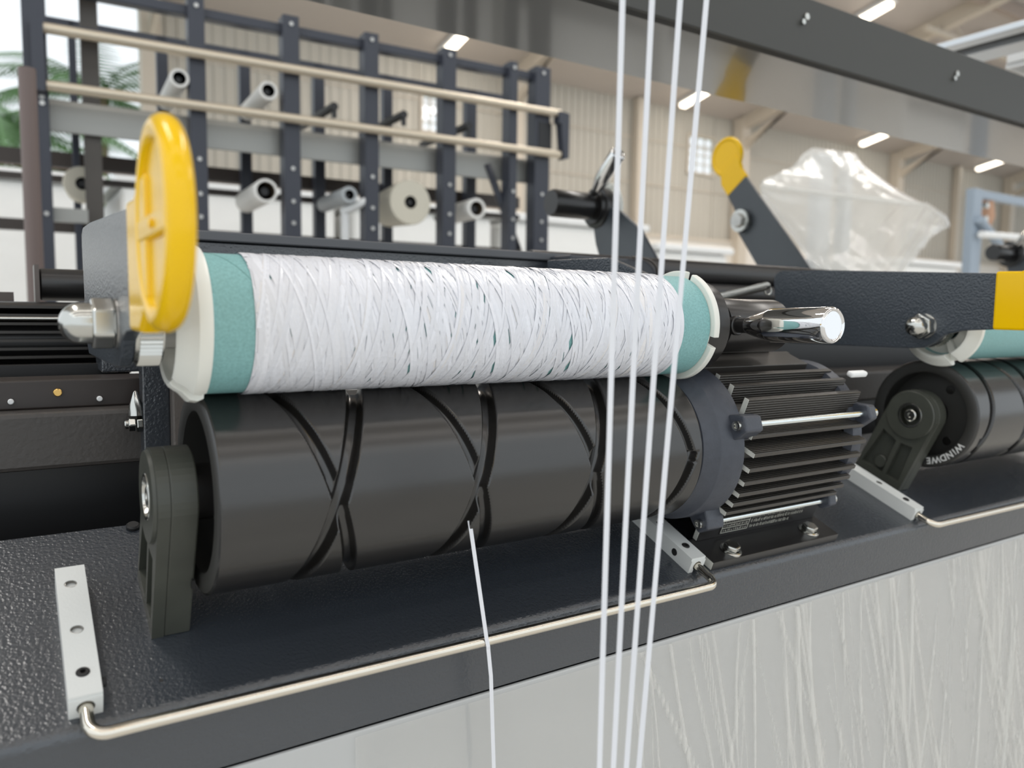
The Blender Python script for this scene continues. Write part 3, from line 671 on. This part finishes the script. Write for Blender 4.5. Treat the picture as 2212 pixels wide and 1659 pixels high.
# ------------------------------------------------------------------ wire guide
def make_guide():
    o = thing('wire_guide', 'bent steel guide rod held by two white bars in front of the near drum', 'guide', (118, -60, 0), 'D')
    Y0, Y1, H = -52, 28.5, 10.3
    for k, xb in enumerate((-47.3, 284.9)):
        w2 = 5.95; lo = MB()
        key = [(xb - w2, 0), (xb - 2.2, .0)] + [(xb + 3.3 * math.cos(R(t_)), 4.6 + 3.3 * math.sin(R(t_))) for t_ in range(228, -49, -23)] + [(xb + 2.2, 0), (xb + w2, 0), (xb + w2, 8.7), (xb - w2, 8.7)]
        lo.prism(key, 'y', Y0, Y1)
        b = part('guide_bar', lo, white_bar, o, bevel=.0)
        hol = [(xb, Y0 + 13), (xb - .2, Y0 + 38), (xb - .4, Y0 + 68)]
        part('bar_top', MB().plate([(xb - w2, Y0 + .8), (xb + w2, Y0 + .8), (xb + w2, Y1), (xb - w2, Y1)], [circle(h, 2.6) for h in hol], 'z', 8.6, H), white_bar, b)
        for q, h in enumerate(hol):
            if q == 0 or k == 1:
                part('set_screw', MB().lathe([(9.9 if q else 10.9, 1.1), (8.9, 1.0), (8.9, 0)], 'z', h, 6).lathe([(8.7, 2.5), (9.6 if q else 10.6, 2.5), (9.9 if q else 10.95, 2.1), (9.9 if q else 10.95, 1.1)], 'z', h, 24), rubber, b)
            else:
                th_ = MB()
                pf = []
                for s_ in range(7): pf += [(8.6 + .28 * s_ - .2, 2.62), (8.6 + .28 * s_ - .06, 2.3)]
                th_.lathe(pf, 'z', h, 24).lathe([(8.2, 2.6), (8.2, 0)], 'z', h, 24); part('threaded_hole', th_, steel_d, b)
        if k == 0: part('side_screw', MB().cyl('x', (Y0 + 10.5, 5), 2.0, xb + w2 - 1, xb + w2 + 2.0, 16, .3), rubber, b)
        else: part('side_screw', MB().cyl('x', (Y0 + 15, 5), 2.4, xb - w2 - .12, xb - w2 + .5, 20, .1).cyl('x', (Y0 + 15, 5), 1.2, xb - w2 - .2, xb - w2, 6), rubber, b)
    r = 2.55; rb = 7.0; ye = -69.0; ya, yb = -66.8, -70.2; P = []
    xa, xc = -47.3, 284.9; z = 4.6
    P += [(xa, -40, z), (xa, -52, z)] + [(xa + rb - rb * math.cos(R(t_)), ya + rb - rb * math.sin(R(t_)), z) for t_ in range(0, 91, 10)]
    P += [(xa + 20 + (xc - xa - 40) * i / 6, ya + (yb - ya) * i / 6, z) for i in range(7)]
    P += [(xc - rb + rb * math.sin(R(t_)), yb + rb - rb * math.cos(R(t_)), z) for t_ in range(0, 91, 10)] + [(xc, -52, z), (xc, -40, z)]
    part('guide_rod', MB().tube(P, r, 20), rodm, o)
    return o
guide = make_guide()
dup(guide, None, PITCH, 'bent steel guide rod with a white bar in front of the lettered drum')

# ================================================================== BOBBIN
def make_bobbin(dx, label, yarn=True):
    o = thing('bobbin', label, 'bobbin', (130 + dx, AY, AZ))
    rt2 = 29.3 if yarn else 27.5
    part('paper_tube', MB().lathe([(-4, 22), (-4, rt2 - .8), (-3.2, rt2), (271, rt2), (271.8, rt2 - .8), (271.8, 22), (-4, 22)] if dx == 0 else [(dx - 4, 22), (dx - 4, rt2 - .8), (dx - 3.2, rt2), (dx + 271, rt2), (dx + 271.8, rt2 - .8), (dx + 271.8, 22), (dx - 4, 22)], 'x', (AY, AZ), 96), paper, o)
    sm = MB(); P = []
    for i in range(70):
        t_ = 40 + i * 3.0; P.append((dx + 270 - i * .9, AY + (rt2 + .02) * math.cos(R(t_)), AZ + (rt2 + .02) * math.sin(R(t_))))
    part('tube_seam', sm.tube(P, .12, 5), mat('seam_line', (.09, .22, .20), .7), o)
    P = [(dx - 3 + i * .5, AY + (rt2 + .02) * math.cos(R(80 + i * 1.7)), AZ + (rt2 + .02) * math.sin(R(80 + i * 1.7))) for i in range(60)]
    part('tube_seam', MB().tube(P, .1, 5), mat('seam_line', (.09, .22, .20), .7), o)
    if not yarn: return o
    X0, X1 = 15.2, 249.5; vs = []; fs = []
    circ = 2 * math.pi * 30; turns = 5.15; npass = 88; seg = 62
    tones = []
    def ribbon(xa, xb, th0, n, tn, r0, w, dirn, tiltr):
        o_ = len(vs); wob = rng.uniform(0, 6.28); wob2 = rng.uniform(0, 6.28)
        lead = (xb - xa) / tn
        for i in range(n + 1):
            t_ = i / n; th = th0 + dirn * 0 + 2 * math.pi * tn * t_
            x = xa + (xb - xa) * t_ + .5 * math.sin(th * .8 + wob)
            ww = w * (1 + .22 * math.sin(th * 1.7 + wob2)); tl = tiltr + .035 * math.sin(th * 2.3 + wob)
            rr = r0 + .03 * math.sin(th * 3.1 + wob2)
            x0_, x1_ = max(X0, x - ww / 2), min(X1, x + ww / 2)
            if x1_ < x0_ + .3: x0_, x1_ = min(max(x - ww / 2, X0), X1 - .3), max(min(x + ww / 2, X1), X0 + .3)
            for xx, dr in ((x0_, -tl), (x0_ * .67 + x1_ * .33, .07 - tl * .2), (x0_ * .33 + x1_ * .67, .02 + tl * .3), (x1_, tl)):
                vs.append((xx, AY + (rr + dr) * math.cos(th), AZ + (rr + dr) * math.sin(th)))
        tone = rng.uniform(.88, 1.0); warm = rng.uniform(0, .02) if rng.uniform() < .95 else rng.uniform(.06, .12)
        for i in range(n):
            a = o_ + i * 4
            for k in range(3): fs.append((a + k, a + 4 + k, a + 5 + k, a + 1 + k)); tones.append((tone, tone * (1 - warm * .4), tone * (1 - warm)))
    for p_ in range(npass):
        r0 = rt2 + .2 + .62 * p_ / npass; th0 = p_ * 2.399 + rng.uniform(-.25, .25); tn = turns * rng.uniform(.97, 1.03); wd = rng.uniform(1.6, 2.4)
        if p_ % 2 == 0: ribbon(X0 + 1, X1 - 1, th0, int(seg * tn), tn, r0, wd, 1, rng.uniform(-.2, .2))
        else: ribbon(X1 - 1, X0 + 1, th0, int(seg * tn), tn, r0, wd, 1, rng.uniform(-.2, .2))
    # dwell wraps close to both ends, where the traverse turns round
    for p_ in range(46):
        e = p_ % 2; d = rng.uniform(0, 1) ** 1.7 * 62; s_ = rng.uniform(2, 9) * rng.choice((-1, 1)); r0 = rt2 + .2 + .6 * rng.uniform()
        xa = (X0 + 1 + d) if e == 0 else (X1 - 1 - d); xb = min(max(xa + s_, X0 + .8), X1 - .8)
        ribbon(xa, xb, rng.uniform(0, 6.28), int(seg * 1.4), 1.4, r0, rng.uniform(2.4, 3.2), 1, rng.uniform(-.06, .06))
    for p_ in range(10):
        ribbon(X0 + 1.2 + p_ * .25, X0 + 1.5 + p_ * .25, rng.uniform(0, 6.28), seg, 1.02, rt2 + .25 + p_ * .04, 2.4, 1, 0)
        ribbon(X1 - 1.4 - p_ * .25, X1 - 1.2 - p_ * .25, rng.uniform(0, 6.28), seg, 1.02, rt2 + .25 + p_ * .04, 2.4, 1, 0)
    yw = part('yarn_winding', MB().add(vs, fs, False), yarnm, o, kind='stuff', label='white flat tape wound in crossing layers')
    ca = yw.data.color_attributes.new('tape_tone', 'FLOAT_COLOR', 'CORNER')
    ca.data.foreach_set('color', np.repeat(np.array([(*t_, 1.0) for t_ in tones], dtype=np.float32), 4, axis=0).ravel())
    return o
make_bobbin(0, 'teal paper tube wound full of white flat tape, resting on the near drum')
make_bobbin(PITCH, 'bare teal paper tube resting on the lettered drum', False)

# ------------------------------------------------------------------ cradle arm with yellow grip (left side of a head)
def make_arm(label, flange=True):
    o = thing('cradle_arm', label, 'arm', (-28.5, AY, AZ))
    out_ = [(-92, 131.5), (-66, 129.8), (-54, 126.5), (-45, 119.5), (-38, 115.8), (-28, 114.8), (91, 114.5), (104, 122), (110, 172)] + arcp((101, 173), 9, 0, 88, 6) + [(60, 181), (-92, 172.5)]
    part('arm_plate', MB().prism(out_, 'x', -31, -26), paint_fine, o, bevel=.7)
    gc = (-141, 162)
    neck = [(-89, 131.2), (-89, 174), (-106, 173.4), (-118, 178), (-130, 178), (-130, 141), (-112, 131)]
    gr = part('grip', MB().prism(neck, 'x', -32.6, -25.4).lathe([(-31.2, 0), (-31.2, 26), (-27, 26), (-27, 0)], 'x', gc, 64), yellow, o, bevel=1.6, label='glossy yellow vinyl grip')
    part('grip_rim', MB().tube([(-29.4, gc[0] + 26.2 * math.cos(t_ * math.pi / 32), gc[1] + 26.4 * math.sin(t_ * math.pi / 32)) for t_ in range(64)], 3.9, 16, closed=True), yellow, gr)
    part('grip_bar', MB().box(-33, -30, -165, -117, 158.5, 165), yellow, gr, bevel=.8)
    part('grip_stud', MB().cyl('x', (-146, 161.8), 1.4, -34.0, -32.8, 16, .4), yellow, gr)
    cn = part('cap_nut', MB().hexn('x', (AY, AZ), 10.2, -40, -31.6, 28), steel, o, bevel=1.1)
    part('nut_dome', MB().lathe([(-39.8, 7.9), (-43.5, 7.9)] + [(-43.5 - 7.6 * math.sin(R(a)), 7.9 * math.cos(R(a))) for a in range(10, 91, 10)], 'x', (AY, AZ), 40), steel, cn)
    part('washer', MB().cyl('x', (AY, AZ), 9.8, -31.7, -31, 40), steel_d, cn)
    kn = []
    for i in range(110):
        t_ = 2 * math.pi * i / 110; r_ = 16.6 + (.45 if i % 2 else -.45); kn.append((AY + r_ * math.cos(t_), AZ + r_ * math.sin(t_)))
    part('knurled_collar', MB().prism(kn, 'x', -24.5, -16.5).cyl('x', (AY, AZ), 15.6, -26, -15.6, 48), steel, o)
    part('lock_nut', MB().hexn('x', (AY, AZ), 10.8, -15.6, -9.5, 10), steel_d, o, bevel=.8)
    part('spindle', MB().cyl('x', (AY, AZ), 7, -30, 12, 32), steel_d, o)
    if flange:
        fl_ = MB()
        fl_.lathe([(-12.5, 23.5), (-13.4, 24.6), (-12.5, 26.2), (-9, 28.8), (-6.2, 32.2), (-3.4, 32.8), (-1.0, 31.8), (-.6, 29.4), (3, 26), (3, 12), (0, 12), (-1, 22.5), (-12.5, 23.5)], 'x', (AY, AZ), 72, 252, 252 + 348)
        fl_.lathe([(-4.5, 29.4), (-.8, 29.4), (-.8, 12), (-4.5, 12), (-4.5, 29.4)], 'x', (AY, AZ), 24, 238, 254)
        part('chuck_flange', fl_, plast, o, bevel=.35, label='white plastic chuck flange')
    return o
arm = make_arm('near cradle arm with a glossy yellow ring grip and steel cap nut')
dup(arm, None, PITCH, 'dark cradle arm of the next head, square yellow grip end cut by the frame edge')
far = dup(arm, None, 0, 'raised dark arm with a round yellow grip behind, before the plastic bag', skip=('chuck_flange', 'spindle'))
far.matrix_world = Matrix.Translation((.868, .426, .2815)) @ Matrix.Rotation(R(53), 4, 'X') @ Matrix.Rotation(math.pi, 4, 'Z')

# ------------------------------------------------------------------ chuck arm with chrome lever (right side of a head)
def make_chuck(label, ld, flange=True):
    """ld: direction (y, z) of the lever, square to the bobbin axis"""
    o = thing('chuck_arm', label, 'arm', (286, AY, AZ))
    out_ = arcp((AY, AZ), 17, 250, 90, 14) + [(-18, 153), (-2, 164), (40, 178), (112, 180), (112, 92), (50, 94), (0, 104), (-24, 114)]
    part('arm_plate', MB().prism(out_, 'x', 283, 289), paint_fine, o, bevel=.8)
    if flange:
        fl_ = MB()
        for a0, a1 in ((118, 190), (197, 233), (-120, -90), (-85, 112)): pass
        sl_ = [(103.5, 113.5), (191.5, 202.5), (315, 325)]
        prev = sl_[-1][1] - 360
        for s0, s1 in sl_:
            fl_.lathe([(271.6, 25.8), (271.6, 32.2), (272.2, 32.7), (275.2, 32.7), (275.8, 32.2), (275.8, 25.8), (271.6, 25.8)], 'x', (AY, AZ), 30, prev, s0); prev = s1
        fl_.lathe([(268, 21), (271.8, 25.9), (275.6, 25.9), (275.6, 8), (268, 8), (268, 21)], 'x', (AY, AZ), 64)
        part('chuck_flange', fl_, plast, o, bevel=.3, label='white slotted plastic chuck flange')
    part('adapter_ring', MB().lathe([(275.7, 10), (275.7, 24), (281, 26.5), (290, 27), (292, 25.5), (292.5, 22), (297, 21), (297.5, 10)], 'x', (AY, AZ), 64), blackg, o)
    cb = part('chuck_body', MB().lathe([(288, 0), (288, 12.5), (304, 12.5), (304, 16.6), (305.2, 17), (359, 17), (362, 15), (362, 0)], 'x', (AY, AZ), 64), blackg, o)
    d = Vector((0, ld[0], ld[1])).normalized(); c0_ = Vector((307, AY, AZ))
    rot = Vector((0, 0, 1)).rotation_difference(d).to_matrix().to_4x4(); T = Matrix.Translation(c0_) @ rot
    part('lever_neck', MB().cyl('z', (0, 0), 6.0, 12, 19, 24, .6).cyl('z', (0, 0), 4.6, 17, 30, 24).xf(T), blackg, cb)
    hl = MB().lathe([(26, 0), (26, 4.9), (27, 5.4), (42, 9.3), (44, 9.9), (76, 10.1), (82.5, 10.1), (84, 9.6), (84.6, 8.7), (84.2, 8.0), (83.6, 7.6), (83.6, 0)], 'z', (0, 0), 40).xf(T)
    part('lever_handle', hl, chrome, o, label='chrome lever handle')
    return o
make_chuck('chuck arm with a chrome lever handle at the far end of the white bobbin', (-1, .02))
fc = make_chuck('raised black chuck with an upright chrome lever behind the hanging tapes', (-6.3, 64.8))
fc.matrix_world = Matrix.Translation((.582, .420, .277)) @ Matrix.Rotation(R(53), 4, 'X') @ Matrix.Rotation(math.pi, 4, 'Z')
fe = dup(fc, None, 0, 'raised black chuck with a chrome lever at the picture edge, above the square yellow grip', skip=('chuck_flange',))
fe.matrix_world = Matrix.Translation((1.690, .430, .275)) @ Matrix.Rotation(R(53), 4, 'X') @ Matrix.Rotation(math.pi, 4, 'Z')

# tension spring behind the bobbin end
spg = thing('tension_spring', 'steel coil spring stretched between the chuck arm and the next arm', 'spring', (440, 80, 153))
A, B = Vector((395, 84, 145)), Vector((500, 80, 166)); ax = (B - A).normalized(); u_ = ax.cross(Vector((0, 0, 1))).normalized(); v_ = ax.cross(u_)
part('coil', MB().tube([A + (B - A) * (i / 720) + 3.4 * (u_ * math.cos(i * .44) + v_ * math.sin(i * .44)) for i in range(721)], .55, 6), steel, spg)
part('hook', MB().tube([B + 4 * (ax * math.sin(R(a)) + v_ * (1 - math.cos(R(a)))) for a in range(0, 300, 20)], .8, 8), steel, spg)

# ================================================================== HANGING TAPES
tops = [(116.3, 247.5), (130.0, 250.2), (143.7, 253.3), (157.2, 256.3)]; bots = [(113.9, -31.8), (120.8, -34.0), (127.4, -36.1), (133.9, -38.2)]
names_ = ['first hanging white tape, nearest to the middle of the bobbin', 'second hanging white tape from the middle of the bobbin', 'third hanging white tape, crossing the bobbin end', 'fourth hanging white tape, nearest to the teal tube end']
for (xt, zt_), (xb2, zb2), lab in zip(tops, bots, names_):
    a = Vector((xb2, -165, zb2)); b = Vector((xt, -165, zt_)); d = b - a
    p0, p1 = a - d * .5, b + d * .9
    mb = MB(); N = 40; vs = []; fs = []
    for i in range(N + 1):
        q = p0.lerp(p1, i / N); tw = .25 * math.sin(i * .9 + xt); wv = Vector((math.cos(tw + .57), -math.sin(tw + .57), 0)) * 1.0; nv = Vector((math.sin(tw + .57), math.cos(tw + .57), 0)) * .12
        vs += [q - wv - nv, q + wv - nv, q + wv + nv, q - wv + nv]
    for i in range(N):
        for k in range(4): fs.append((i * 4 + k, i * 4 + (k + 1) % 4, i * 4 + 4 + (k + 1) % 4, i * 4 + 4 + k))
    solo('hanging_tape', mb.add(vs, fs), tapem, lab, 'tape', (xt, -165, 100), group='white tapes hanging before the bobbin')
# the tape being wound: from the drum groove over the guide rod and down
CT, ST = math.cos(TILT), math.sin(TILT)
def d2w(p): return Vector((p[0], CT * p[1] - ST * p[2], ST * p[1] + CT * p[2]))
pts = [d2w((116.6, -41.9, 58.5)), d2w((117.0, -44.6, 54.5)), d2w((122.6, -70.3, 7.3)), d2w((123.3, -71.9, 4.2)), d2w((123.6, -72.2, 2.5)), Vector((124.6, -69, -38)), Vector((127.6, -68, -90)), Vector((131.5, -67, -190))]
mb = MB(); vs = []; fs = []
for q in pts:
    wv = Vector((1.05, 0, 0)); nv = Vector((0, .09, .03)); vs += [q - wv - nv, q + wv - nv, q + wv + nv, q - wv + nv]
for i in range(len(pts) - 1):
    for k in range(4): fs.append((i * 4 + k, i * 4 + (k + 1) % 4, i * 4 + 4 + (k + 1) % 4, i * 4 + 4 + k))
fs += [(0, 1, 2, 3), tuple(len(vs) - 4 + k for k in range(4))]
solo('feed_tape', mb.add(vs, fs), tapem, 'single white tape running from the drum groove over the guide rod', 'tape', (123, -60, 10))
